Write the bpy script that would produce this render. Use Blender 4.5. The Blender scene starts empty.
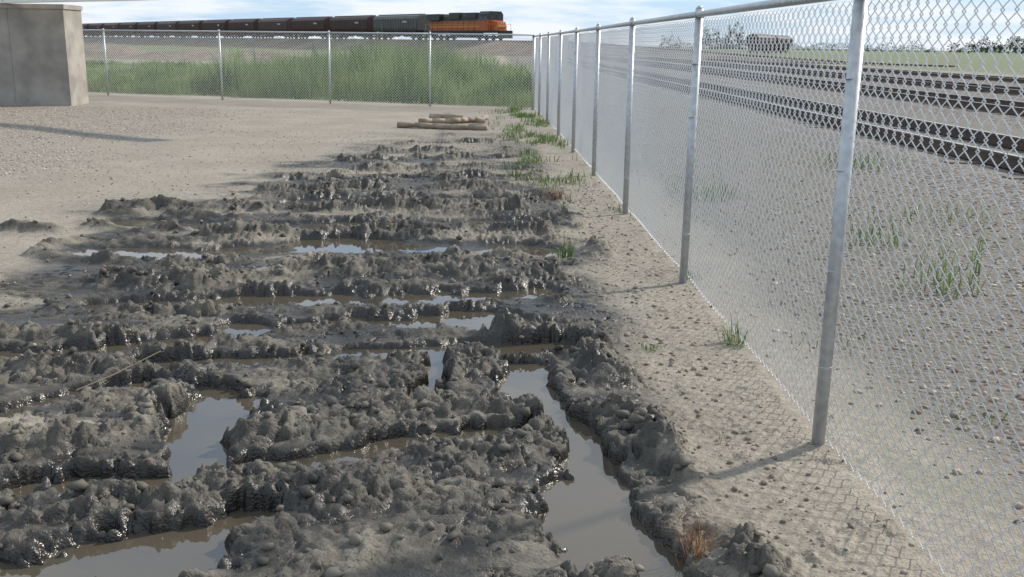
import bpy, math, numpy as np
from mathutils import Vector, Matrix
rng=np.random.default_rng(7)
scene=bpy.context.scene
scene.view_settings.view_transform='Standard'
scene.view_settings.look='None'
scene.view_settings.exposure=0

# ------------------------------------------------------------------ noise
def h2(ix,iy,seed):
    ix=(ix.astype(np.int64)+100000).astype(np.uint64); iy=(iy.astype(np.int64)+100000).astype(np.uint64)
    n=(ix*np.uint64(374761393)+iy*np.uint64(668265263)+np.uint64(seed*2147483+17))&np.uint64(0xFFFFFFFF)
    n=((n^(n>>np.uint64(13)))*np.uint64(1274126177))&np.uint64(0xFFFFFFFF)
    n=((n^(n>>np.uint64(16)))*np.uint64(2246822519))&np.uint64(0xFFFFFFFF)
    n=n^(n>>np.uint64(15))
    return n.astype(np.float64)/4294967295.0
def perlin(x,y,seed=0):
    ix=np.floor(x); iy=np.floor(y); fx=x-ix; fy=y-iy
    u=fx*fx*fx*(fx*(fx*6-15)+10); v=fy*fy*fy*(fy*(fy*6-15)+10)
    def g(a,b):
        t=h2(ix+a,iy+b,seed)*2*math.pi
        return np.cos(t)*(fx-a)+np.sin(t)*(fy-b)
    return ((g(0,0)*(1-u)+g(1,0)*u)*(1-v)+(g(0,1)*(1-u)+g(1,1)*u)*v)*1.5
def fbm(x,y,o=4,seed=0,gain=.5):
    s=0;a=1;f=1
    for i in range(o):
        s=s+a*perlin(x*f+13.7*i,y*f-7.1*i,seed+i); a*=gain; f*=2.03
    return s
def worley(x,y,seed=0):
    ix=np.floor(x); iy=np.floor(y)
    f1=np.full(x.shape,9.0); f2=np.full(x.shape,9.0); cid=np.zeros(x.shape)
    for a in (-1,0,1):
        for b in (-1,0,1):
            cx=ix+a; cy=iy+b
            px=cx+.1+.8*h2(cx,cy,seed); py=cy+.1+.8*h2(cx,cy,seed+5)
            d=np.hypot(x-px,y-py)
            m=d<f1
            f2=np.where(m,f1,np.minimum(f2,d)); cid=np.where(m,h2(cx,cy,seed+9),cid); f1=np.where(m,d,f1)
    return f1,f2,cid
def ss(a,b,x):
    t=np.clip((x-a)/(b-a),0,1); return t*t*(3-2*t)
def pdist(x,y,poly):
    best=np.full(x.shape,1e9)
    for (ax,ay),(bx,by) in zip(poly[:-1],poly[1:]):
        dx,dy=bx-ax,by-ay; L=dx*dx+dy*dy+1e-9
        t=np.clip(((x-ax)*dx+(y-ay)*dy)/L,0,1)
        best=np.minimum(best,np.hypot(x-ax-t*dx,y-ay-t*dy))
    return best

# ------------------------------------------------------------------ mud layout (metres, ground plan)
WATER=-0.018
RUTS=[ # poly, half width, depth, berm
 ([(-2.21,10.07),(-1.46,10.4),(-0.42,10.6),(0.33,10.55)],.24,.036,.05),
 ([(-3.25,9.02),(-2.11,8.8),(-0.99,9.04),(0.48,9.2)],.25,.036,.05),
 ([(-3.04,7.75),(-2.26,7.63),(-1.54,7.93),(-0.73,8.05),(0.5,7.85)],.28,.036,.05),
 ([(-2.35,6.03),(-1.52,6.2),(-0.57,6.28),(0.35,6.5)],.18,.055,.035),
 ([(-2.9,5.0),(-2.54,5.04),(-1.95,5.15),(-1.35,5.5),(-0.95,5.72),(-0.34,5.72),(0.13,5.8)],.12,.06,.025),
 ([(-1.72,4.91),(-1.3,5.0),(-0.47,5.12),(-0.04,5.2),(0.4,5.3)],.115,.075,.025),
 ([(-2.4,4.1),(-2.14,4.18),(-1.96,4.37),(-1.65,4.62),(-1.25,4.52)],.09,.05,.04),
 ([(-2.6,3.3),(-1.77,3.36),(-1.45,3.46),(-1.03,3.6),(-0.65,3.70),(-0.33,3.86),(0.16,4.04),(.34,4.1)],.105,.085,.025),
 ([(0.14,4.95),(0.26,4.62),(0.36,4.12),(0.41,3.65),(0.48,3.17),(0.56,2.7),(.6,2.2)],.095,.10,.03),
 ([(-1.8,2.7),(-1.25,2.86),(-1.04,2.98),(-0.85,3.18)],.13,.09,.03),
 ([(-0.26,5.08),(-0.31,4.36)],.07,.08,.02),
 ([(-1.25,4.5),(-1.24,4.0),(-1.12,3.64)],.10,.09,.025),
 ([(-2.3,12.0),(-.8,12.2),(.4,12.5)],.16,.03,.05),
 ([(-1.9,14.2),(.3,14.6)],.14,.03,.05),
 ([(-1.4,16.6),(.2,17.2)],.14,.02,.04),
 ([(-2.5,2.0),(.5,1.8)],.12,.09,.03),
]
POOLS=[((-1.20,4.22),.22,.34,.09),((-1.38,5.52),.25,.22,.09),((-0.3,4.50),.09,.22,.08),((-0.09,5.80),.42,.27,.085),
 ((-1.10,8.12),.60,.32,.065),((0.04,5.22),.40,.16,.06),((0.20,4.68),.16,.32,.08),((0.34,3.22),.17,.34,.09),((-1.08,2.95),.30,.20,.09),((-.1,6.38),.5,.17,.05),
 ((-.6,9.08),.6,.17,.045),((.05,10.6),.35,.22,.042)]
RIDGES=[
 ([(0.12,5.50),(0.50,5.3),(0.60,4.5),(0.68,3.8),(0.78,3.3),(0.86,2.75),(.9,2.1)],.085,.09),
 ([(-1.0,4.74),(-.42,4.66),(.02,4.76)],.16,.04),
 ([(-1.0,3.93),(-.57,4.14),(.0,4.30)],.09,.07),
 ([(-.80,3.3),(-.33,3.5),(.1,3.75),(.2,3.9)],.13,.05),
 ([(-.75,2.85),(-.2,3.0),(.0,3.3)],.22,.03),
 ([(-1.95,3.75),(-1.6,3.84),(-1.44,4.0),(-1.52,4.4)],.10,.09),
 ([(-2.5,4.66),(-1.93,4.80),(-1.5,4.86)],.08,.055),
 ([(-3.1,5.42),(-2.67,5.36),(-1.80,5.27)],.07,.055),([(-0.9,5.45),(0.49,5.50)],.05,.02),
 ([(-2.9,6.80),(-2.55,6.65),(-1.9,6.55),(-1.37,7.05),(0.37,6.98)],.12,.10),
 ([(-2.3,6.48),(-1.2,6.62)],.06,.05),
 ([(-2.4,5.82),(-1.3,5.95)],.07,.045),
 ([(-2.99,8.35),(-1.99,8.35),(-0.95,8.62),(0.53,8.5)],.09,.09),
 ([(-2.2,7.25),(-1.0,7.37),(.5,7.38)],.07,.035),
 ([(-3.6,9.5),(-1.88,9.75),(0.31,9.95)],.09,.09),
 ([(-2.44,11.1),(-1.0,11.25),(0.36,11.45)],.10,.09),
 ([(-1.7,12.8),(.4,13.2)],.11,.075),([(-1.6,15.2),(.3,15.6)],.13,.065),([(-1.2,18.0),(.2,18.4)],.15,.04),
 ([(-2.4,3.0),(-1.67,3.10),(-1.37,3.22),(-0.97,3.36)],.08,.055),
 ([(-4.3,8.6),(-3.7,8.5)],.12,.05),([(-3.9,7.0),(-3.3,6.6)],.10,.05),
]
def terrain(x,y):
    """returns z, mud, dry, gravel, green"""
    x=np.asarray(x,float); y=np.asarray(y,float)
    z=0.012*fbm(x*.5,y*.5,3,1)
    far=ss(25,60,np.hypot(x,y))
    nearm=ss(-6,-3,x)*ss(2,1.2,x)*ss(14,10,y)
    z=z*(1-far)*(1-nearm)
    mud=np.zeros_like(x); dry=np.ones_like(x)
    m=(y<22)&(y>-4)&(x>-6.5)&(x<2.4)
    X=x[m];Y=y[m]
    if X.size:
        hx=.015*fbm(X*24,Y*24,2,37); hy=.015*fbm(X*24,Y*24,2,39)
        wx=X+.06*fbm(X*2.2,Y*2.2,3,21)+.05*fbm(X*8,Y*8,3,33)+hx; wy=Y+.06*fbm(X*2.2,Y*2.2,3,41)+.05*fbm(X*8,Y*8,3,53)+hy
        left=np.interp(Y,[0,4.8,5.5,6.2,7.7,10,15,24],[-5.2,-4.2,-3.3,-3.0,-3.3,-3.3,-2.2,-1.8])
        reg=ss(-.45,.3,wx-left+.6*fbm(X*.9,Y*.9,3,61))*ss(.95,.55,wx+.12*fbm(X*1.5,Y*1.5,3,63))*ss(21,11,Y)
        lo=fbm(X*1.4,Y*3.2,3,5)
        base=(.012*lo+.012)*reg
        rut=np.zeros_like(X); ridge=np.zeros_like(X); inner=np.zeros_like(X); core=np.zeros_like(X)
        for i,(p,w,d,b) in enumerate(RUTS):
            D=pdist(wx,wy,p)
            D2=D*(1+.4*perlin(X*1.9+i*7,Y*1.9,300+i))
            k=ss(w*1.2,w*.65,D2)
            rut=np.maximum(rut,k*d); inner=np.maximum(inner,ss(w*1.3,w*.85,D2)); core=np.maximum(core,ss(w*.95,w*.6,D2))
            nb=.45+1.2*perlin(X*2.7+i*3,Y*2.7,77+i)
            ridge=np.maximum(ridge,b*np.clip(nb,0,1.3)*np.exp(-((D-w*1.55)/(.065))**2))
        for (c,a,b_,d) in POOLS:
            D=np.hypot((wx-c[0])/a,(wy-c[1])/b_)
            k=ss(1.15,.75,D); rut=np.maximum(rut,k*d); inner=np.maximum(inner,ss(1.2,.9,D)); core=np.maximum(core,ss(.98,.75,D))
        for i,(p,w,a) in enumerate(RIDGES):
            D=pdist(wx,wy,p)
            nb=.72+1.1*perlin(X*1.7-i*5,Y*1.7,177+i)
            ridge=np.maximum(ridge,a*np.clip(nb,.08,1.25)*np.exp(-(D/w)**2))
        fx=wx+.4*hx; fy=wy+.4*hy
        f1,f2,c1=worley(fx*6.5,fy*7.5,3)
        g1,g2,c2=worley(fx*14+9,fy*15,4)
        k1,k2,c3=worley(X*34,Y*34+3,6)
        l1=np.sqrt(ss(.0,.38,f2-f1))*c1
        l2=np.sqrt(ss(.0,.42,g2-g1))*c2
        l3=np.sqrt(np.clip(1-(k1/.7)**2,0,1))*c3*ss(7.5,4.5,Y)
        rough=np.abs(fbm(X*9,Y*9,4,15,.48))
        rr=np.clip(ridge/.05,0,1.1)
        patch=ss(-.05,.45,fbm(X*1.1,Y*2.2,3,91)+.2*ss(6,4,Y))
        bank=inner*(1-inner)*3.0
        act=np.clip(reg*(.06+.60*patch)+.9*rr+.45*bank,0,1.12)*(1-core)
        right=ss(.45,.8,X)*ss(1.9,1.3,X)*ss(25,15,Y)
        act=np.maximum(act,right*(.10+.30*ss(-.2,.6,fbm(X*3,Y*3,2,93))))
        q1,q2,c4=worley(wx*4.4,wy*5.6,12)
        crack=ss(.08,.0,q2-q1)*ss(.05,.3,reg)*(1-inner)*ss(1.,.4,rr)*ss(-.3,.1,lo)
        zz=base+ridge*(1-core*.9)*(1-inner*.35)+act*(.034*l1+.026*l2+.009*l3+.028*rough-.014)
        zz-=rut*(1+.15*fbm(X*5,Y*5,2,16))
        zz-=crack*.024
        zz+=.003*fbm(X*9,Y*9,3,18)*(1-inner*.6)
        z[m]+=zz
        mud[m]=np.clip(np.maximum(reg*(.22+.95*ss(-.35,.25,fbm(X*.8,Y*1.6,3,65)+rr*.6+.7*ss(8.5,5.5,Y))),np.maximum(inner*.95,rr)*ss(1.3,.7,X)),0,1)
        dr=ss(-.03,.075,zz+.04*fbm(X*2.5,Y*4,4,19))*(.64+.5*ss(-.4,.5,fbm(X*1.1,Y*1.1,3,99)))
        dr*=(1-inner*.7)*(1-crack*.9)*(1-act*.55*(1-ss(0,.2,f2-f1)))*(1-.5*np.clip(rr,0,1)*ss(.4,-.3,fbm(X*4,Y*4,2,97)))
        dry[m]=np.clip(dr,0,1)
    ln=fbm(x*.35,y*.35,3,111)
    gravel=ss(-3.6,-7.5,x+1.8*ln)*ss(8,10.5,y+ln)*ss(27,24,y)*.85
    gravel=np.maximum(gravel,ss(1.5,2.3,x+.2*ln))
    gravel=np.where((x>34)|(y>170),0,gravel)
    green=ss(26,29,y+.39*x)*ss(1.2,.4,x)+ss(34,40,x+2*ln)
    green=np.maximum(green,ss(170,200,y))
    rp=pdist(x,y,[(-60,95),(-20,76),(0,66),(6,50)])
    road=ss(6,4,rp)*ss(4,0,x)
    green=green*(1-road); gravel=np.maximum(gravel,road)
    return z,mud,dry,np.clip(gravel,0,1),np.clip(green,0,1)

# ------------------------------------------------------------------ mesh helpers
def mesh_np(name,V,F,mat=None,smooth=False,attrs=None):
    me=bpy.data.meshes.new(name)
    V=np.asarray(V,np.float32); me.vertices.add(len(V)); me.vertices.foreach_set('co',V.ravel())
    loops=np.concatenate([f.ravel() for f in F]).astype(np.int32)
    tot=np.concatenate([np.full(len(f),f.shape[1]) for f in F]).astype(np.int32)
    st=np.concatenate([[0],np.cumsum(tot)[:-1]]).astype(np.int32)
    me.loops.add(len(loops)); me.loops.foreach_set('vertex_index',loops)
    me.polygons.add(len(tot)); me.polygons.foreach_set('loop_start',st); me.polygons.foreach_set('loop_total',tot)
    if smooth: me.polygons.foreach_set('use_smooth',np.ones(len(tot),bool))
    if attrs:
        for k,a in attrs.items():
            at=me.attributes.new(k,'FLOAT','POINT'); at.data.foreach_set('value',np.asarray(a,np.float32))
    me.update(calc_edges=True)
    ob=bpy.data.objects.new(name,me); scene.collection.objects.link(ob)
    if mat: me.materials.append(mat)
    return ob
class MB:
    def __init__(s): s.v=[];s.f=[];s.m=[]
    def add(s,vs,fs,mi=0):
        o=len(s.v); s.v+= [tuple(v) for v in vs]; s.f+=[tuple(i+o for i in f) for f in fs]; s.m+=[mi]*len(fs)
    def box(s,x0,x1,y0,y1,z0,z1,mi=0):
        s.add([(x0,y0,z0),(x1,y0,z0),(x1,y1,z0),(x0,y1,z0),(x0,y0,z1),(x1,y0,z1),(x1,y1,z1),(x0,y1,z1)],
              [(0,3,2,1),(4,5,6,7),(0,1,5,4),(1,2,6,5),(2,3,7,6),(3,0,4,7)],mi)
    def cyl(s,p,q,r0,r1=None,n=10,mi=0):
        r1=r0 if r1 is None else r1
        p=Vector(p);q=Vector(q);d=(q-p).normalized()
        a=d.orthogonal().normalized();b=d.cross(a)
        vs=[];fs=[]
        for c,r in((p,r0),(q,r1)):
            for i in range(n):
                t=2*math.pi*i/n; vs.append(c+a*math.cos(t)*r+b*math.sin(t)*r)
        for i in range(n): fs.append((i,(i+1)%n,n+(i+1)%n,n+i))
        fs.append(tuple(range(n))[::-1]); fs.append(tuple(range(n,2*n)))
        s.add(vs,fs,mi)
    def prism(s,prof,x0,x1,mi=0):
        n=len(prof); vs=[(x0,y,z) for y,z in prof]+[(x1,y,z) for y,z in prof]
        fs=[(i,(i+1)%n,n+(i+1)%n,n+i) for i in range(n)]+[tuple(range(n))[::-1],tuple(range(n,2*n))]
        s.add(vs,fs,mi)
    def obj(s,name,mats,smooth=False,parent=None):
        me=bpy.data.meshes.new(name); me.from_pydata(s.v,[],s.f)
        for m in mats: me.materials.append(m)
        me.polygons.foreach_set('material_index',s.m)
        if smooth: me.polygons.foreach_set('use_smooth',[True]*len(s.f))
        me.update(); ob=bpy.data.objects.new(name,me); scene.collection.objects.link(ob)
        if parent: ob.parent=parent
        return ob
def empty(name):
    e=bpy.data.objects.new(name,None); scene.collection.objects.link(e); return e

# ------------------------------------------------------------------ materials
def newmat(name,col=(.5,.5,.5),rough=.7,metal=0,noise=None,bump=0,spec=.5):
    m=bpy.data.materials.new(name); m.use_nodes=True; nt=m.node_tree; b=nt.nodes['Principled BSDF']
    b.inputs['Base Color'].default_value=(*col,1); b.inputs['Roughness'].default_value=rough; b.inputs['Metallic'].default_value=metal
    b.inputs['Specular IOR Level'].default_value=spec
    if noise:
        sc,col2=noise
        tc=nt.nodes.new('ShaderNodeTexCoord'); n=nt.nodes.new('ShaderNodeTexNoise'); n.inputs['Scale'].default_value=sc; n.inputs['Detail'].default_value=4
        nt.links.new(tc.outputs['Object'],n.inputs['Vector'])
        r=nt.nodes.new('ShaderNodeValToRGB'); r.color_ramp.elements[0].position=.35; r.color_ramp.elements[1].position=.65
        r.color_ramp.elements[0].color=(*col,1); r.color_ramp.elements[1].color=(*col2,1)
        nt.links.new(n.outputs['Fac'],r.inputs['Fac']); nt.links.new(r.outputs['Color'],b.inputs['Base Color'])
        if bump:
            bp=nt.nodes.new('ShaderNodeBump'); bp.inputs['Strength'].default_value=bump; bp.inputs['Distance'].default_value=.02
            nt.links.new(n.outputs['Fac'],bp.inputs['Height']); nt.links.new(bp.outputs['Normal'],b.inputs['Normal'])
    return m
def attrmat(name,c0,c1,attr='tint',rough=.7,transl=0):
    m=newmat(name,c0,rough); nt=m.node_tree; b=nt.nodes['Principled BSDF']
    a=nt.nodes.new('ShaderNodeAttribute'); a.attribute_name=attr
    r=nt.nodes.new('ShaderNodeValToRGB')
    r.color_ramp.elements[0].color=(*c0,1); r.color_ramp.elements[1].color=(*c1,1)
    nt.links.new(a.outputs['Fac'],r.inputs['Fac']); nt.links.new(r.outputs['Color'],b.inputs['Base Color'])
    if transl:
        t=nt.nodes.new('ShaderNodeBsdfTranslucent'); nt.links.new(r.outputs['Color'],t.inputs['Color'])
        mx=nt.nodes.new('ShaderNodeMixShader'); mx.inputs[0].default_value=transl
        nt.links.new(b.outputs[0],mx.inputs[1]); nt.links.new(t.outputs[0],mx.inputs[2])
        nt.links.new(mx.outputs[0],nt.nodes['Material Output'].inputs['Surface'])
    return m

def ground_mat():
    m=bpy.data.materials.new('ground'); m.use_nodes=True; nt=m.node_tree; N=nt.nodes; L=nt.links
    b=N['Principled BSDF']; b.inputs['Specular IOR Level'].default_value=.5
    geo=N.new('ShaderNodeNewGeometry'); pos=geo.outputs['Position']
    def at(n): a=N.new('ShaderNodeAttribute'); a.attribute_name=n; return a.outputs['Fac']
    def noise(s,d=6,r=.55):
        n=N.new('ShaderNodeTexNoise'); n.inputs['Scale'].default_value=s; n.inputs['Detail'].default_value=d; n.inputs['Roughness'].default_value=r
        L.new(pos,n.inputs['Vector']); return n.outputs['Fac']
    def ramp(f,els):
        r=N.new('ShaderNodeValToRGB')
        while len(r.color_ramp.elements)<len(els): r.color_ramp.elements.new(.5)
        for e,(p,c) in zip(r.color_ramp.elements,els): e.position=p; e.color=(*c,1)
        L.new(f,r.inputs['Fac']); return r.outputs['Color']
    def mix(f,a,c,mode='MIX'):
        x=N.new('ShaderNodeMix'); x.data_type='RGBA'; x.blend_type=mode
        if hasattr(f,'node'): L.new(f,x.inputs[0])
        else: x.inputs[0].default_value=f
        for s,v in((6,a),(7,c)):
            if hasattr(v,'node'): L.new(v,x.inputs[s])
            else: x.inputs[s].default_value=(*v,1)
        return x.outputs[2]
    def math_(op,a,c=0.0,clamp=False):
        x=N.new('ShaderNodeMath'); x.operation=op; x.use_clamp=clamp
        for i,v in enumerate((a,c)):
            if hasattr(v,'node'): L.new(v,x.inputs[i])
            else: x.inputs[i].default_value=v
        return x.outputs[0]
    n1=noise(.9,3,.65); n2=noise(16,3,.7); n3=noise(95,1,.6)
    dirt=ramp(n1,[(.35,(.205,.176,.138)),(.65,(.315,.279,.225))])
    dirt=mix(.5,dirt,ramp(n2,[(.3,(.145,.123,.096)),(.62,(.355,.316,.258))]))
    dirt=mix(math_('MULTIPLY',ramp(n3,[(.5,(0,0,0)),(.7,(1,1,1))]),.5),dirt,(.10,.085,.067))
    dr=math_('ADD',at('dry'),math_('MULTIPLY',math_('SUBTRACT',n2,.5),.8),True)
    mudc=ramp(dr,[(.05,(.016,.0138,.0108)),(.35,(.041,.036,.0285)),(.65,(.092,.082,.066)),(1,(.19,.171,.139))])
    mudc=mix(math_('MULTIPLY',ramp(n3,[(.4,(0,0,0)),(.7,(1,1,1))]),.35),mudc,(.028,.0245,.0195))
    mf=math_('ADD',at('mud'),math_('MULTIPLY',math_('SUBTRACT',n2,.5),.5),True)
    col=mix(mf,dirt,mudc)
    v=N.new('ShaderNodeTexVoronoi'); v.inputs['Scale'].default_value=24; L.new(pos,v.inputs['Vector'])
    sep=N.new('ShaderNodeSeparateColor'); L.new(v.outputs['Color'],sep.inputs[0])
    gc=ramp(sep.outputs[0],[(0,(.18,.148,.118)),(.35,(.29,.242,.198)),(.7,(.375,.32,.27)),(1,(.53,.475,.41))])
    gc=mix(math_('MULTIPLY',v.outputs['Distance'],.9,True),gc,(.13,.108,.086))
    sx=N.new('ShaderNodeSeparateXYZ'); L.new(pos,sx.inputs[0])
    rt=math_('MULTIPLY',math_('GREATER_THAN',sx.outputs[0],1.6),.62)
    gc=mix(rt,gc,(.085,.078,.068))
    gf=math_('ADD',at('gravel'),math_('MULTIPLY',math_('SUBTRACT',n2,.5),.8),True)
    gf=math_('MULTIPLY',gf,math_('MULTIPLY',at('gravel'),1.5,True))
    col=mix(gf,col,gc)
    film=math_('MULTIPLY',math_('MULTIPLY',math_('GREATER_THAN',sx.outputs[0],1.6),ramp(n1,[(.48,(0,0,0)),(.62,(1,1,1))])),.3)
    col=mix(film,col,(.085,.10,.05))
    grc=ramp(n1,[(.35,(.055,.085,.022)),(.65,(.15,.16,.07))])
    grf=math_('MULTIPLY',at('green'),ramp(n1,[(.3,(.45,.45,.45)),(.5,(1,1,1))]))
    col=mix(grf,col,grc)
    L.new(col,b.inputs['Base Color'])
    wet=math_('MULTIPLY',mf,math_('SUBTRACT',1.0,math_('MULTIPLY',dr,1.25,True)))
    ro=math_('SUBTRACT',.92,math_('MULTIPLY',wet,.68)); L.new(ro,b.inputs['Roughness'])
    hgt=math_('ADD',math_('MULTIPLY',n2,.75),math_('MULTIPLY',n3,.24))
    gh=math_('MULTIPLY',math_('SUBTRACT',1,v.outputs['Distance']),gf)
    hgt=math_('ADD',hgt,gh)
    bp=N.new('ShaderNodeBump'); bp.inputs['Strength'].default_value=.85; bp.inputs['Distance'].default_value=.02
    L.new(hgt,bp.inputs['Height']); L.new(bp.outputs['Normal'],b.inputs['Normal'])
    return m
M_ground=ground_mat()

# ------------------------------------------------------------------ ground sheet
def axis(fine0,fine1,step,grow,mx,lim):
    a=list(np.arange(fine0,fine1,step)); s=step; x=a[-1]
    while x<lim[1]:
        s=min(s*grow,mx) if x<lim[2] else s*1.12
        x+=s; a.append(x)
    s=step; x=a[0]; pre=[]
    while x>lim[0]:
        s=min(s*grow,mx) if x>lim[3] else s*1.12
        x-=s; pre.append(x)
    return np.array(pre[::-1]+a)
xs=axis(-2.4,1.3,.009,1.03,.08,(-3500,3500,5,-9))
ys=[];y=-6.0
while y<2.2: ys.append(y); y+=.08
while y<22: ys.append(y); y+=min(max(.0085,.0023*y),.05)
s=.06
while y<7000: ys.append(y); s*=1.1; y+=s
ys=np.array([-3000,-400,-60,-12]+ys)
GX,GY=np.meshgrid(xs,ys); gx=GX.ravel(); gy=GY.ravel()
z,mud,dry,gravel,green=terrain(gx,gy)
nx,ny=len(xs),len(ys)
i=np.arange(nx*(ny-1)).reshape(ny-1,nx)[:,:-1].ravel()
F=np.stack([i,i+1,i+nx+1,i+nx],1)
ground=mesh_np('ground',np.stack([gx,gy,z],1),[F],M_ground,True,dict(mud=mud,dry=dry,gravel=gravel,green=green))

# ------------------------------------------------------------------ puddle water
def water_mat(name,col,rough,bump):
    m=newmat(name,col,rough); nt=m.node_tree; b=nt.nodes['Principled BSDF']; b.inputs['IOR'].default_value=1.75
    g=nt.nodes.new('ShaderNodeNewGeometry'); n=nt.nodes.new('ShaderNodeTexNoise'); n.inputs['Scale'].default_value=9; n.inputs['Detail'].default_value=1
    nt.links.new(g.outputs['Position'],n.inputs['Vector'])
    bp=nt.nodes.new('ShaderNodeBump'); bp.inputs['Strength'].default_value=bump; bp.inputs['Distance'].default_value=.01
    nt.links.new(n.outputs['Fac'],bp.inputs['Height']); nt.links.new(bp.outputs['Normal'],b.inputs['Normal'])
    return m
wm=MB(); wm.add([(-3.6,1.2,WATER),(1.15,1.2,WATER),(1.15,11.2,WATER),(-3.6,11.2,WATER)],[(0,1,2,3)])
wm.obj('puddle_water',[water_mat('muddy_water',(.075,.062,.044),.02,.04)])

# ------------------------------------------------------------------ scattered stones / clods
def ico():
    t=(1+5**.5)/2
    v=np.array([(-1,t,0),(1,t,0),(-1,-t,0),(1,-t,0),(0,-1,t),(0,1,t),(0,-1,-t),(0,1,-t),(t,0,-1),(t,0,1),(-t,0,-1),(-t,0,1)],float)
    v/=np.linalg.norm(v[0])
    f=np.array([(0,11,5),(0,5,1),(0,1,7),(0,7,10),(0,10,11),(1,5,9),(5,11,4),(11,10,2),(10,7,6),(7,1,8),(3,9,4),(3,4,2),(3,2,6),(3,6,8),(3,8,9),(4,9,5),(2,4,11),(6,2,10),(8,6,7),(9,8,1)])
    return v,f
def scatter(name,px,py,size,mat,flat=.6,jit=.28,sink=.25,smooth=False,zz=None,tint=None):
    v,f=ico()
    n=len(px); nv=len(v)
    zt=terrain(px,py)[0] if zz is None else zz
    r=1+jit*(rng.random((n,nv))-.5)*2
    V=v[None]*r[:,:,None]
    sc=np.stack([1+.5*(rng.random(n)-.5),.8+.4*(rng.random(n)-.5),flat*(1+.5*(rng.random(n)-.5))],1)*size[:,None]
    V=V*sc[:,None,:]
    a=rng.random(n)*6.28; t=(rng.random(n)-.5)*1.0
    y=V[:,:,1]*np.cos(t)[:,None]-V[:,:,2]*np.sin(t)[:,None]; z_=V[:,:,1]*np.sin(t)[:,None]+V[:,:,2]*np.cos(t)[:,None]
    x=V[:,:,0]
    X=x*np.cos(a)[:,None]-y*np.sin(a)[:,None]+px[:,None]; Y=x*np.sin(a)[:,None]+y*np.cos(a)[:,None]+py[:,None]
    Z=z_+(zt+size*flat*(1-sink*2))[:,None]
    VV=np.stack([X,Y,Z],2).reshape(-1,3)
    FF=(f[None]+(np.arange(n)*nv)[:,None,None]).reshape(-1,3)
    tt=rng.random(n) if tint is None else tint
    return mesh_np(name,VV,[FF],mat,smooth,dict(tint=np.repeat(tt,nv)))
M_stone=attrmat('gravel_stone',(.16,.13,.105),(.54,.48,.41),rough=.85)
e=M_stone.node_tree.nodes['Color Ramp'].color_ramp.elements.new(.5); e.color=(.33,.275,.22,1)
M_clod=attrmat('mud_clod',(.030,.026,.021),(.18,.162,.131),rough=.75)
N0=65000
cx=rng.uniform(-4,1.1,N0); cy=rng.uniform(2.0,14,N0)
cz,cm,cd,_,_=terrain(cx,cy)
keep=(cz>.015)&(rng.random(N0)<np.clip((cz-.008)*7,0,.5))&(rng.random(N0)<np.interp(cy,[2,5,13],[.75,.45,.2]))
cx,cy,cz,cd=cx[keep],cy[keep],cz[keep],cd[keep]
sz=.004+.030*rng.random(len(cx))**4
scatter('mud_clods',cx,cy,sz,M_clod,flat=.7,jit=.36,sink=.36,smooth=False,zz=cz,tint=np.clip(cd*.7+.35*rng.random(len(cx))-.1,0,1))
cx=np.concatenate([rng.normal(1.0,.24,2200),rng.uniform(-5,1,3800)]); cy=np.concatenate([rng.uniform(2.3,12,2200),rng.uniform(4,19,3800)])
ok=terrain(cx,cy)[0]>-.01; cx=cx[ok];cy=cy[ok]
scatter('dirt_crumbs',cx,cy,.004+.014*rng.random(len(cx))**4,M_stone,jit=.3,sink=.35,tint=rng.random(len(cx))*.5)
n=14000; px=-3.6-11*rng.random(n); py=9.5+15.5*rng.random(n)
g_=terrain(px,py)[3]; k=rng.random(n)<g_*.9+.03; px,py=px[k],py[k]
scatter('gravel',px,py,.008+.012*rng.random(len(px))**1.5,M_stone,tint=.25+.75*rng.random(len(px)))
n=24000; px=1.55+6.2*rng.random(n)**1.0; py=2.4+26*rng.random(n)**1.5
k=rng.random(n)<terrain(px,py)[3]*.9; px,py=px[k],py[k]
scatter('ballast_gravel',px,py,.008+.018*rng.random(len(px))**2,M_stone,sink=.4,tint=.8*rng.random(len(px)))

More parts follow.
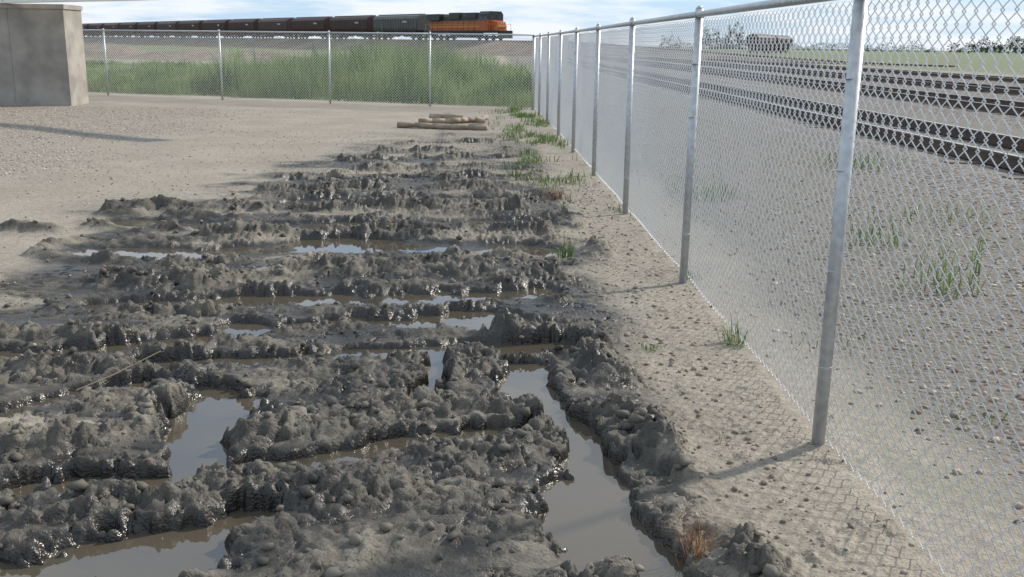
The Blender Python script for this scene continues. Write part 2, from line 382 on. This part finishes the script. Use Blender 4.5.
# ------------------------------------------------------------------ chain link fences
M_galv=newmat('galvanised_wire',(.74,.76,.78),.38,.4)
M_post=newmat('galvanised_post',(.42,.44,.45),.45,.5,noise=(30,(.55,.57,.58)))
def chain(parent,pts,H,z0=.03,r=.0026,ns=4):
    seg=[Vector((b[0]-a[0],b[1]-a[1],0)).length for a,b in zip(pts[:-1],pts[1:])]
    cum=np.concatenate([[0],np.cumsum(seg)]); P=np.array(pts)
    pitch=.036*1.06; nz=int((H-z0)/.036); nw=int(cum[-1]/pitch)
    s=np.arange(nw)*pitch
    k=np.arange(nz+1)
    sg=np.where((k[None]+np.arange(nw)[:,None])%2==0,-1,1)
    S=s[:,None]+sg*(pitch*.5+.0022); Zc=z0+k*.036+0*S
    Zc=Zc+.0025*np.sin(S*5.1+k*.4)
    Xc=np.interp(S,cum,P[:,0]); Yc=np.interp(S,cum,P[:,1])
    d=(P[-1]-P[0]); d=d/np.linalg.norm(d); nrm=np.array([-d[1],d[0]])
    dep=sg*.0045
    bul=.010*np.sin(S*1.3)*np.sin(Zc*1.7)+.006*np.sin(S*3.1+2)*np.cos(Zc*2.3)
    Xc=Xc+nrm[0]*(dep+bul); Yc=Yc+nrm[1]*(dep+bul)
    rings=[]
    for q in range(ns):
        t=2*math.pi*q/ns; rings.append((nrm[0]*r*math.cos(t)+d[0]*r*math.sin(t),nrm[1]*r*math.cos(t)+d[1]*r*math.sin(t)))
    V=np.stack([np.stack([Xc+a,Yc+b,Zc],-1) for a,b in rings],2)
    base=(np.arange(nw)[:,None]*(nz+1)+np.arange(nz)[None])*ns
    fs=[]
    for q in range(ns):
        q2=(q+1)%ns
        fs.append(np.stack([base+q,base+q2,base+ns+q2,base+ns+q],-1).reshape(-1,4))
    o=mesh_np('mesh_fabric',V.reshape(-1,3),[np.concatenate(fs)],M_galv,True)
    o.parent=parent
def fence(pts,posts,H,side,term=(),r=.0026,ns=4):
    e=empty('chain_link_fence')
    chain(e,pts,H-.02,r=r,ns=ns)
    mb=MB()
    for j,(px,py) in enumerate(posts):
        ox,oy=side
        x,y=px+ox*.035,py+oy*.035
        rr=.027 if j not in term else .037
        z0=float(terrain(np.array([x]),np.array([y]))[0][0])
        lx,ly=rng.uniform(-.012,.012),rng.uniform(-.01,.01)
        mb.cyl((x,y,z0-.1),(x+lx,y+ly,H-.01),rr,n=16)
        mb.cyl((x+lx,y+ly,H-.02),(x+lx,y+ly,H+.035),rr*1.25,rr*1.0,n=16)
        mb.cyl((x+lx,y+ly,H+.035),(x+lx,y+ly,H+.055),rr*1.0,rr*.4,n=16)
        for zt in (.35,.75,1.15,1.5):
            mb.cyl((x,y,zt),(x,y,zt+.004),rr*1.10,n=12)
    mb.obj('posts',[M_post],True,e)
    tr=MB()
    for a,b in zip(pts[:-1],pts[1:]):
        ox,oy=side
        tr.cyl((a[0]+ox*.03,a[1]+oy*.03,H),(b[0]+ox*.03,b[1]+oy*.03,H),.021,n=12)
    tr.obj('top_rail',[M_post],True,e)
    return e
SP=[(1.42,-2.0),(1.42,.92),(1.41,3.86),(1.40,6.8),(1.38,9.74),(1.36,12.65),(1.33,15.55),(1.29,18.4),(1.24,21.2),(1.19,23.7),(1.13,25.8)]
fence(SP,SP,1.82,(-1,0),term=(10,),r=.0025)
BP=[(1.13,25.8),(-1.55,26.6),(-4.25,27.3),(-7.4,28.4),(-11.1,29.9),(-14.6,31.4),(-18.1,32.9)]
fence(BP,BP[1:],1.85,(-.35,-.93),r=.0036,ns=3)
for o in bpy.data.objects:
    if o.name.startswith(('posts','top_rail')):
        for p in o.data.polygons:
            if len(p.vertices)>4: p.use_smooth=False

# ------------------------------------------------------------------ concrete pier + beam
M_conc=newmat('concrete',(.24,.222,.195),.9,noise=(2.2,(.36,.335,.295)),bump=.3)
M_cream=newmat('cream_painted_steel',(.74,.71,.64),.5,noise=(3,(.80,.77,.70)))
b=MB(); b.box(-14.2,-10.25,25.1,26.2,-.3,2.29)
b.box(-14.23,-10.22,25.07,26.23,2.29,2.40)
for xx in (-13.0,-11.6):
    b.box(xx-.012,xx+.012,25.085,25.1,-.3,2.29)
pier=b.obj('concrete_pier',[M_conc])
e=empty('steel_beam')
b=MB()
A=Vector((-14.6,27.3,0)); B=Vector((-2.4,18.3,0)); d=(B-A); Ln=d.length
b.box(0,Ln,-.10,.10,2.405,2.43); b.box(0,Ln,-.02,.02,2.43,2.64); b.box(0,Ln,-.10,.10,2.64,2.665)
for k in range(9): b.box(k*Ln/8.5+.1,k*Ln/8.5+.12,-.09,.09,2.43,2.64)
o=b.obj('i_beam',[M_cream],parent=e)
e.location=A; e.rotation_euler=(0,0,math.atan2(d.y,d.x))

# ------------------------------------------------------------------ railway tracks
def ballast_mat():
    m=newmat('track_ballast',(.3,.27,.24),.95); nt=m.node_tree; b=nt.nodes['Principled BSDF']
    g=nt.nodes.new('ShaderNodeNewGeometry'); v=nt.nodes.new('ShaderNodeTexVoronoi'); v.inputs['Scale'].default_value=18
    nt.links.new(g.outputs['Position'],v.inputs['Vector'])
    s=nt.nodes.new('ShaderNodeSeparateColor'); nt.links.new(v.outputs['Color'],s.inputs[0])
    r=nt.nodes.new('ShaderNodeValToRGB'); r.color_ramp.elements[0].color=(.09,.078,.068,1); r.color_ramp.elements[1].color=(.27,.24,.21,1)
    nt.links.new(s.outputs[0],r.inputs['Fac']); nt.links.new(r.outputs['Color'],b.inputs['Base Color'])
    bp=nt.nodes.new('ShaderNodeBump'); bp.inputs['Distance'].default_value=.04; bp.invert=True
    nt.links.new(v.outputs['Distance'],bp.inputs['Height']); nt.links.new(bp.outputs['Normal'],b.inputs['Normal'])
    return m
M_bal=ballast_mat()
M_rail=newmat('rusty_rail',(.065,.045,.034),.6,.2,noise=(8,(.11,.075,.055)))
M_head=newmat('polished_rail_head',(.55,.55,.54),.3,.8)
M_tie=newmat('wooden_tie',(.08,.068,.056),.9,noise=(6,(.16,.135,.11)))
def track(cx,y0,y1,zb=.0,bed=.10):
    e=empty('railroad_track')
    b=MB(); n=40
    prof=[(-2.4,-.03),(-1.5,bed),(1.5,bed),(2.4,-.03)]
    vs=[];fs=[]
    for k in range(n+1):
        y=y0+(y1-y0)*k/n
        vs+=[(cx+p,y,zb+q) for p,q in prof]
    for k in range(n):
        for q in range(3): a=k*4+q; fs.append((a,a+1,a+5,a+4))
    b.add(vs,fs); b.obj('ballast_bed',[M_bal],parent=e)
    b=MB(); y=y0+.3
    while y<y1-.3:
        b.box(cx-1.28+rng.uniform(-.04,.04),cx+1.28+rng.uniform(-.04,.04),y-.115,y+.115,zb+bed-.05,zb+bed+.012+rng.uniform(-.016,.006)); y+=.55
    b.obj('ties',[M_tie],parent=e)
    b=MB(); z=zb+bed+.02
    for sx in(-.75,.75):
        x=cx+sx
        b.box(x-.07,x+.07,y0,y1,z,z+.02,0); b.box(x-.012,x+.012,y0,y1,z+.02,z+.135,0); b.box(x-.036,x+.036,y0,y1,z+.135,z+.168,0); b.box(x-.034,x+.034,y0,y1,z+.168,z+.176,1)
    b.obj('rails',[M_rail,M_head],parent=e)
for cx in(7.6,13.6,19.5,27.0): track(cx,-8,230 if cx<20 else 260)

# ------------------------------------------------------------------ train
def trmat(c,r=.55): return newmat('train_paint',c,r,noise=(1.2,tuple(x*.75 for x in c)))
M_maroon=trmat((.060,.026,.020)); M_grey=trmat((.10,.10,.097)); M_black=newmat('black_steel',(.012,.012,.013),.6)
M_orange=trmat((.44,.095,.025)); M_dgreen=newmat('dark_green_paint',(.02,.028,.022),.5); M_yellow=newmat('yellow_paint',(.55,.33,.05),.5); M_glass=newmat('cab_glass',(.02,.025,.03),.1); M_white=newmat('white_paint',(.40,.40,.39),.5)
def trucks(b,xs_,mi,axles=2):
    for x in xs_:
        sp=1.75 if axles==2 else 1.9
        a0=[(-sp/2),(sp/2)] if axles==2 else [-sp,0,sp]
        for a in a0:
            for s in(-1,1):
                b.cyl((x+a,s*.68,.46),(x+a,s*.80,.46),.46,n=14,mi=mi)
            b.cyl((x+a,-.68,.46),(x+a,.68,.46),.08,n=6,mi=mi)
        for s in(-1,1):
            b.box(x+a0[0]-.5,x+a0[-1]+.5,s*.95-.08,s*.95+.08,.35,.75,mi)
def hopper(mat):
    b=MB(); L=16.6
    prof=[(-1.45,1.7),(-1.58,2.1),(-1.6,3.7),(-1.3,4.15),(-.5,4.42),(.5,4.42),(1.3,4.15),(1.6,3.7),(1.58,2.1),(1.45,1.7)]
    n=len(prof); vs=[];fs=[]
    for x,k in((-L/2+.5,0),(-L/2+.55,1),(L/2-.55,1),(L/2-.5,0)):
        vs+=[(x,y*(1 if k else .97),zz if k else min(zz,4.3)) for y,zz in prof]
    for r in range(3):
        for q in range(n): fs.append((r*n+q,r*n+(q+1)%n,(r+1)*n+(q+1)%n,(r+1)*n+q))
    fs.append(tuple(range(n))[::-1]); fs.append(tuple(range(3*n,4*n)))
    b.add(vs,fs,0)
    for k in range(18):
        x=-L/2+.7+k*(L-1.4)/17
        for s in(-1,1): b.box(x-.05,x+.05,1.6 if s>0 else -1.66,1.66 if s>0 else -1.6,1.8,3.75,0)
    b.box(-L/2+.6,L/2-.6,-.45,.45,4.42,4.55,0)
    for k in range(4):
        x=-5.4+k*3.6
        b.add([(x-1.7,-1.4,1.72),(x+1.7,-1.4,1.72),(x+1.7,1.4,1.72),(x-1.7,1.4,1.72),(x-.4,-.4,.55),(x+.4,-.4,.55),(x+.4,.4,.55),(x-.4,.4,.55)],[(0,1,5,4),(1,2,6,5),(2,3,7,6),(3,0,4,7),(4,5,6,7)],0)
    b.box(-L/2-.1,L/2+.1,-.3,.3,.95,1.2,1); b.box(-L/2,-L/2+1.4,-1.4,1.4,1.15,1.25,0); b.box(L/2-1.4,L/2,-1.4,1.4,1.15,1.25,0)
    for sx in(-1,1):
        for sy in(-1,1): b.cyl((sx*(L/2-.1),sy*1.35,1.2),(sx*(L/2-.1),sy*1.35,4.1),.04,n=5,mi=0)
    for s in(-1,1):
        yy=s*1.672; b.box(3,4.5,min(yy,yy-s*.01),max(yy,yy-s*.01),3.0,3.3,2)
    b.box(-L/2-.6,L/2+.6,-.1,.1,.8,1.0,1)
    trucks(b,(-L/2+2.1,L/2-2.1),1)
    return b,[mat,M_black,M_white]
def loco():
    e=empty('locomotive')
    b=MB(); L=22.3
    b.box(-L/2+.3,L/2-.3,-1.5,1.5,1.25,1.6,1); b.box(-3.2,3.2,-1.25,1.25,.45,1.25,1)
    trucks(b,(-6.8,6.8),1,3)
    b.box(-L/2,-L/2+.4,-1.3,1.3,.5,1.5,1); b.box(L/2-.4,L/2,-1.3,1.3,.4,1.5,1)
    b.obj('underframe',[M_orange,M_black],parent=e)
    b=MB()
    b.prism([(-.95,1.6),(-.95,3.15),(.95,3.15),(.95,1.6)],-L/2+1.2,5.6,0)
    b.prism([(-.95,3.15),(-.95,3.9),(-.7,4.2),(.7,4.2),(.95,3.9),(.95,3.15)],-L/2+1.2,5.6,2)
    b.box(-L/2+1.0,-L/2+5.0,-1.5,1.5,3.3,4.35,2)
    b.box(-3.5,-.5,-1.2,1.2,3.5,4.5,2); b.box(1.2,4.2,-1.1,1.1,3.6,4.45,2)
    b.box(-L/2+1.3,5.5,-.962,.962,2.15,2.3,3)
    for k in range(9): b.box(-L/2+2+k*1.6,-L/2+2.06+k*1.6,-.975,.975,1.65,3.1,2)
    b.obj('long_hood',[M_orange,M_black,M_dgreen,M_yellow],parent=e)
    b=MB()
    b.box(5.6,8.3,-1.5,1.5,1.6,3.3,0); b.prism([(-1.5,3.3),(-1.5,4.15),(-1.1,4.6),(1.1,4.6),(1.5,4.15),(1.5,3.3)],5.6,8.3,2)
    for s in(-1,1):
        yy=s*1.51; b.box(5.9,6.8,min(yy,s*1.48),max(yy,s*1.48),3.1,3.8,4); b.box(7.1,8.0,min(yy,s*1.48),max(yy,s*1.48),3.1,3.8,4)
    b.box(8.29,8.33,-1.2,-.2,3.2,3.95,4); b.box(8.29,8.33,.2,1.2,3.2,3.95,4)
    b.add([(8.3,-1.0,1.6),(10.2,-.85,1.6),(10.2,.85,1.6),(8.3,1.0,1.6),(8.3,-1.0,3.15),(9.9,-.8,2.9),(9.9,.8,2.9),(8.3,1.0,3.15)],[(0,3,2,1),(4,5,6,7),(0,1,5,4),(1,2,6,5),(2,3,7,6),(3,0,4,7)],0)
    b.box(9.95,10.22,-.85,.85,2.1,2.35,3)
    b.cyl((10.1,-.15,2.75),(10.12,-.15,2.75),.12,n=8,mi=5); b.cyl((10.1,.15,2.75),(10.12,.15,2.75),.12,n=8,mi=5)
    b.obj('cab_and_nose',[M_orange,M_black,M_dgreen,M_yellow,M_glass,M_white],parent=e)
    b=MB()
    for s in(-1,1):
        for k in range(13): x=-L/2+.6+k*1.75; b.cyl((x,s*1.45,1.6),(x,s*1.45,2.6),.03,n=4)
        b.cyl((-L/2+.6,s*1.45,2.6),(L/2-.6,s*1.45,2.6),.03,n=4)
    b.obj('handrails',[M_yellow],parent=e)
    return e
T0=Vector((2.5,164)); TD=Vector((-172,240)).normalized(); ang=math.atan2(-TD.y,-TD.x); TZ=2.15
lo=loco(); c=T0+TD*11.15; lo.location=(c.x,c.y,TZ); lo.rotation_euler=(0,0,ang)
s=22.3+1.0
hm=[hopper(M_maroon),hopper(M_grey),hopper(trmat((.08,.045,.033)))]
seq=[1,0,0,2,0,0,0,2,0,0,2,0,0,0,2,0,0,2,0,0]
for k in seq:
    b,mats=hm[k]; c=T0+TD*(s+8.9)
    o=b.obj('hopper_car',mats); o.location=(c.x,c.y,TZ); o.rotation_euler=(0,0,ang); s+=18.0
b,mats=hm[0]; o=b.obj('hopper_car',mats); o.location=(66,250,.3); o.rotation_euler=(0,0,math.radians(60))
b,mats=hm[0]; o=b.obj('hopper_car',mats); o.location=(75,266,.3); o.rotation_euler=(0,0,math.radians(60))
nrm=Vector((-TD.y,TD.x))
def tz(t): 
    u=min(max((t+75)/70,0),1); return .05+(TZ-.05)*u*u*(3-2*u)
b=MB(); vs=[];fs=[]
K=80
ts=[-76+536*k/K for k in range(K+1)]
for t in ts:
    zt_=tz(t); sp_=3.2+ (zt_)*3.6
    for q,(o_,zz) in enumerate([(-sp_,-.1),(-3.0,zt_-.30),(-2.2,zt_-.05),(2.2,zt_-.05),(3.0,zt_-.30),(sp_,-.1)]):
        p=T0+TD*t+nrm*o_; vs.append((p.x+rng.uniform(-.3,.3),p.y,zz+rng.uniform(-.1,.1)*(q in(1,4))))
for k in range(K):
    for q in range(5): a=k*6+q; fs.append((a,a+1,a+7,a+6))
b.add(vs,fs); M_emb=newmat('embankment_soil',(.11,.085,.06),.95,noise=(.25,(.17,.14,.10)))
b.obj('railway_embankment',[M_emb])
e=empty('railroad_track'); b=MB()
for sx in(-.75,.75):
    vs=[];fs=[]
    for t in ts:
        for w,h_ in((-.035,-.06),(.035,-.06),(.035,.1),(-.035,.1)):
            p=T0+TD*t+nrm*(sx+w); vs.append((p.x,p.y,tz(t)-.02+h_))
    for k in range(K):
        for q in range(4): a=k*4; fs.append((a+q,a+(q+1)%4,a+4+(q+1)%4,a+4+q))
    b.add(vs,fs)
b.obj('rails',[M_rail],parent=e)

# ------------------------------------------------------------------ grass
def blades(name,px,py,h,w,mat,lean=.35,z0=None,tint=None):
    n=len(px); a=rng.random(n)*6.28; la=rng.random(n)*6.28; ln=lean*rng.random(n)*h
    z=terrain(px,py)[0] if z0 is None else z0
    ca,sa=np.cos(a)*w/2,np.sin(a)*w/2; lx,ly=np.cos(la)*ln,np.sin(la)*ln
    V=np.zeros((n,5,3))
    V[:,0]=np.stack([px-ca,py-sa,z-.01],1); V[:,1]=np.stack([px+ca,py+sa,z-.01],1)
    V[:,2]=np.stack([px+ca*.8+lx*.35,py+sa*.8+ly*.35,z+h*.6],1); V[:,3]=np.stack([px-ca*.8+lx*.35,py-sa*.8+ly*.35,z+h*.6],1)
    V[:,4]=np.stack([px+lx,py+ly,z+h*(1-.3*ln/h)],1)
    b=np.arange(n)*5
    tt=rng.random(n) if tint is None else np.clip(tint+.35*(rng.random(n)-.5),0,1)
    return mesh_np(name,V.reshape(-1,3),[np.stack([b,b+1,b+2,b+3],1),np.stack([b+3,b+2,b+4],1)],mat,False,dict(tint=np.repeat(tt,5)))
M_grass=attrmat('grass_blade',(.045,.11,.02),(.23,.31,.10),rough=.6,transl=.35)
M_weed=attrmat('weed_leaf',(.06,.12,.025),(.17,.25,.07),rough=.5,transl=.3)
M_dead=attrmat('dead_stem',(.16,.065,.025),(.42,.22,.10),rough=.8,transl=.2)
n=70000
px=rng.uniform(-34,1.6,n); fy=rng.random(n)**1.3*30+.5; py=26.6-.39*px+fy
pond=((px+27)/9)**2+((py-53)/10)**2<1
dens=fbm(px*.3,py*.3,4,201)
hh=np.interp(px,[-30,-11,-8.5,-3,-.5,1.5],[.28,.38,.9,1.15,.85,.5])*(1+1.3*dens)*(.5+.6*rng.random(n))
hh=np.maximum(hh,.12)*np.interp(fy,[0,1,3],[.3,.7,1])
k=(rng.random(n)<.8+.6*dens)&~pond&(pdist(px,py,[(-60,95),(-20,76),(0,66),(6,50)])>5)
blades('tall_grass',px[k],py[k],hh[k],rng.uniform(.015,.05,k.sum()),M_grass,.6,tint=(.5+.9*fbm(px[k]*.6,py[k]*.4,2,205)))
b=MB(); b.add([(-27+9*math.cos(t*.2618),53+10*math.sin(t*.2618),.02) for t in range(24)],[tuple(range(24))])
b.obj('pond',[water_mat('pond_water',(.06,.07,.06),.03,.1)])
def clump(name,cx,cy,r,n,h,w,mat,lean=.9):
    a=rng.random(n)*6.28; q=r*rng.random(n)**.7
    return blades(name,cx+q*np.cos(a),cy+q*np.sin(a),h*(.3+.7*rng.random(n)),np.full(n,w)*(.5+.9*rng.random(n)),mat,lean)
for (x,y,r,n_,h,w) in [(.6,7.61,.08,50,.22,.009),(1.36,5.31,.08,44,.19,.006),(.9,5.21,.06,40,.05,.005),(3.12,6.65,.28,60,.60,.008),(3.3,8.3,.25,50,.5,.008),(1.45,6.9,.1,20,.12,.008),(1.3,9.9,.12,30,.12,.008),
   (2.2,4.2,.2,16,.12,.005),(4.5,9.5,.5,60,.3,.008),(1.0,3.9,.04,10,.04,.004),(5.2,14,.7,120,.35,.012),(2.4,11,.4,80,.35,.010),(1.9,5.3,.2,24,.2,.007)]:
    clump('weed',x,y,r,n_,h,w,M_weed,1.1)
n=12000; px=rng.normal(.78,.30,n); py=rng.uniform(9,26,n); dd=fbm(px*1.3,py*.8,3,301)
k=rng.random(n)<np.clip((dd-.04)*2.4,0,1)*ss(8,18,py); px,py=px[k],py[k]
blades('grass_strip',px,py,.03+.11*rng.random(len(px)),np.full(len(px),.012),M_weed,.9)
clump('dead_weed',.68,2.93,.06,70,.15,.003,M_dead,1.5)
clump('dead_weed',.72,10.5,.15,70,.12,.006,M_dead,1.2)
b=MB(); b.cyl((-1.78,4.55,.06),(-1.62,4.78,.11),.003,.002,n=5); b.cyl((-1.9,4.42,.03),(-1.78,4.55,.06),.003,n=5)
b.cyl((-1.70,4.66,.09),(-1.66,4.64,.13),.002,.001,n=5)
b.obj('dry_twig',[newmat('straw',(.22,.17,.11),.8)])
M_wood=newmat('weathered_wood',(.22,.17,.12),.85,noise=(5,(.35,.285,.21)),bump=.3)
for (p,q,r) in [((-1.80,19.85,.05),(-.05,19.30,.06),.06),((-1.25,21.9,.07),(-.55,21.2,.08),.08),((-1.45,20.7,.06),(-.1,20.9,.08),.06),((-.75,20.2,.13),(-.05,21.3,.10),.05)]:
    b=MB(); P0=Vector(p);P1=Vector(q);prev=P0;rp_=r
    for k in range(1,6):
        c=P0.lerp(P1,k/5)+Vector((0,rng.uniform(-.02,.02),rng.uniform(-.012,.012))); rn=r*rng.uniform(.85,1.05)
        b.cyl(prev,c,rp_,rn,n=12); prev=c; rp_=rn
    b.obj('wooden_post',[M_wood],True)

# ------------------------------------------------------------------ distant trees, mounds
def treeline(name,centres,mat):
    P=[];S=[]
    for (x,y,w,h) in centres:
        n=int(450*max(1,w/14))
        u=rng.uniform(-1,1,n); zz=rng.random(n)
        lob=.7+.25*np.sin(u*9+x)+.15*np.sin(u*23+y)
        P.append(np.stack([x+u*w/2,y+rng.uniform(-3,3,n),h*.08+zz*h*lob*(1-.5*u*u)],1)); S.append(rng.uniform(.25,.7,n)*h/8)
    P=np.concatenate(P);S=np.concatenate(S);n=len(P)
    d1=rng.normal(size=(n,3)); d2=rng.normal(size=(n,3))
    V=np.stack([P+d1*S[:,None]*.6,P+d2*S[:,None]*.6,P-(d1+d2)*.4*S[:,None]],1).reshape(-1,3)
    V[:,2]=np.maximum(V[:,2],0)
    b=np.arange(n)*3
    return mesh_np(name,V,[np.stack([b,b+1,b+2],1)],mat,False,dict(tint=np.repeat(rng.random(n),3)))
M_tree=attrmat('distant_foliage',(.03,.05,.025),(.08,.11,.06),rough=.8)
treeline('distant_trees',[(112,520,16,13),(126,530,10,15),(95,540,12,9),(300,600,60,10),(345,620,50,12),(255,640,50,7),(190,700,140,7),(420,760,120,12),(60,700,60,6),(-160,800,200,5),(-330,760,160,6)],M_tree)
b=MB(); n1,n2=60,14; vs=[];fs=[]
for i_ in range(n1):
    for j_ in range(n2):
        x=-75+i_*1.1; yv=88+j_*1.5-.4*(x+40); s_=math.sin(math.pi*j_/(n2-1))
        hz=float(1.9*abs(perlin(np.array([x*.13]),np.array([yv*.1]),8)[0])+.8*abs(perlin(np.array([x*.5]),np.array([yv*.4]),9)[0]))
        vs.append((x,yv,-.05+s_*hz*math.sin(math.pi*i_/(n1-1)+1e-6)**.4 if 0<i_<n1-1 else -.05))
for i_ in range(n1-1):
    for j_ in range(n2-1): a=i_*n2+j_; fs.append((a,a+1,a+n2+1,a+n2))
b.add(vs,fs); b.obj('dirt_mound',[newmat('mound_soil',(.10,.08,.06),.95,noise=(1.0,(.19,.155,.115)))],True)

# ------------------------------------------------------------------ world / sun
sunaz=math.radians(58)
el=math.radians(36)
w=bpy.data.worlds.new('World'); scene.world=w; w.use_nodes=True; nt=w.node_tree; N=nt.nodes; L=nt.links
bg=N['Background']; sky=N.new('ShaderNodeTexSky'); sky.sky_type='NISHITA'; sky.sun_disc=False; sky.sun_elevation=el; sky.sun_rotation=sunaz; sky.dust_density=.15; sky.air_density=1.0; sky.ozone_density=2.5
tc=N.new('ShaderNodeTexCoord'); sp=N.new('ShaderNodeSeparateXYZ'); L.new(tc.outputs['Generated'],sp.inputs[0])
ad=N.new('ShaderNodeMath'); ad.operation='ADD'; ad.inputs[1].default_value=.10; L.new(sp.outputs['Z'],ad.inputs[0])
mx_=N.new('ShaderNodeMath'); mx_.operation='MAXIMUM'; mx_.inputs[1].default_value=.02; L.new(ad.outputs[0],mx_.inputs[0])
cb=N.new('ShaderNodeCombineXYZ')
for k,o in((0,'X'),(1,'Y')):
    dv=N.new('ShaderNodeMath'); dv.operation='DIVIDE'; L.new(sp.outputs[o],dv.inputs[0]); L.new(mx_.outputs[0],dv.inputs[1]); L.new(dv.outputs[0],cb.inputs[k])
ns=N.new('ShaderNodeTexNoise'); ns.inputs['Scale'].default_value=.9; ns.inputs['Detail'].default_value=5; ns.inputs['Roughness'].default_value=.58; L.new(cb.outputs[0],ns.inputs['Vector'])
rp=N.new('ShaderNodeValToRGB'); rp.color_ramp.elements[0].position=.40; rp.color_ramp.elements[1].position=.58; L.new(ns.outputs['Fac'],rp.inputs['Fac'])
mul=N.new('ShaderNodeMath'); mul.operation='MULTIPLY'; mul.inputs[1].default_value=.92; L.new(rp.outputs['Color'],mul.inputs[0])
blu=N.new('ShaderNodeMix'); blu.data_type='RGBA'; blu.inputs[0].default_value=.7; L.new(sky.outputs[0],blu.inputs[6]); blu.inputs[7].default_value=(4.8,7.2,10.2,1)
mixc=N.new('ShaderNodeMix'); mixc.data_type='RGBA'; L.new(mul.outputs[0],mixc.inputs[0]); L.new(blu.outputs[2],mixc.inputs[6]); mixc.inputs[7].default_value=(9.0,9.4,9.9,1)
L.new(mixc.outputs[2],bg.inputs['Color']); bg.inputs['Strength'].default_value=.105
sd=bpy.data.lights.new('sun','SUN'); sd.energy=4.8; sd.angle=math.radians(2.2); sd.color=(1,.93,.82)
so=bpy.data.objects.new('sun',sd); scene.collection.objects.link(so)
dirv=Vector((math.sin(sunaz)*math.cos(el),math.cos(sunaz)*math.cos(el),math.sin(el)))
so.rotation_euler=dirv.to_track_quat('Z','Y').to_euler()

# ------------------------------------------------------------------ camera
cam=bpy.data.cameras.new('camera'); co=bpy.data.objects.new('camera',cam); scene.collection.objects.link(co); scene.camera=co
cam.sensor_width=36; cam.lens=1000/1024*36; cam.clip_end=12000; cam.clip_start=.05
pitch=math.atan(244/1000); yaw=math.radians(1.4); roll=math.radians(.8)
R=Matrix.Rotation(-yaw,4,'Z')@Matrix.Rotation(math.pi/2-pitch,4,'X')@Matrix.Rotation(roll,4,'Z')
co.matrix_world=Matrix.Translation((0,0,1.61))@R
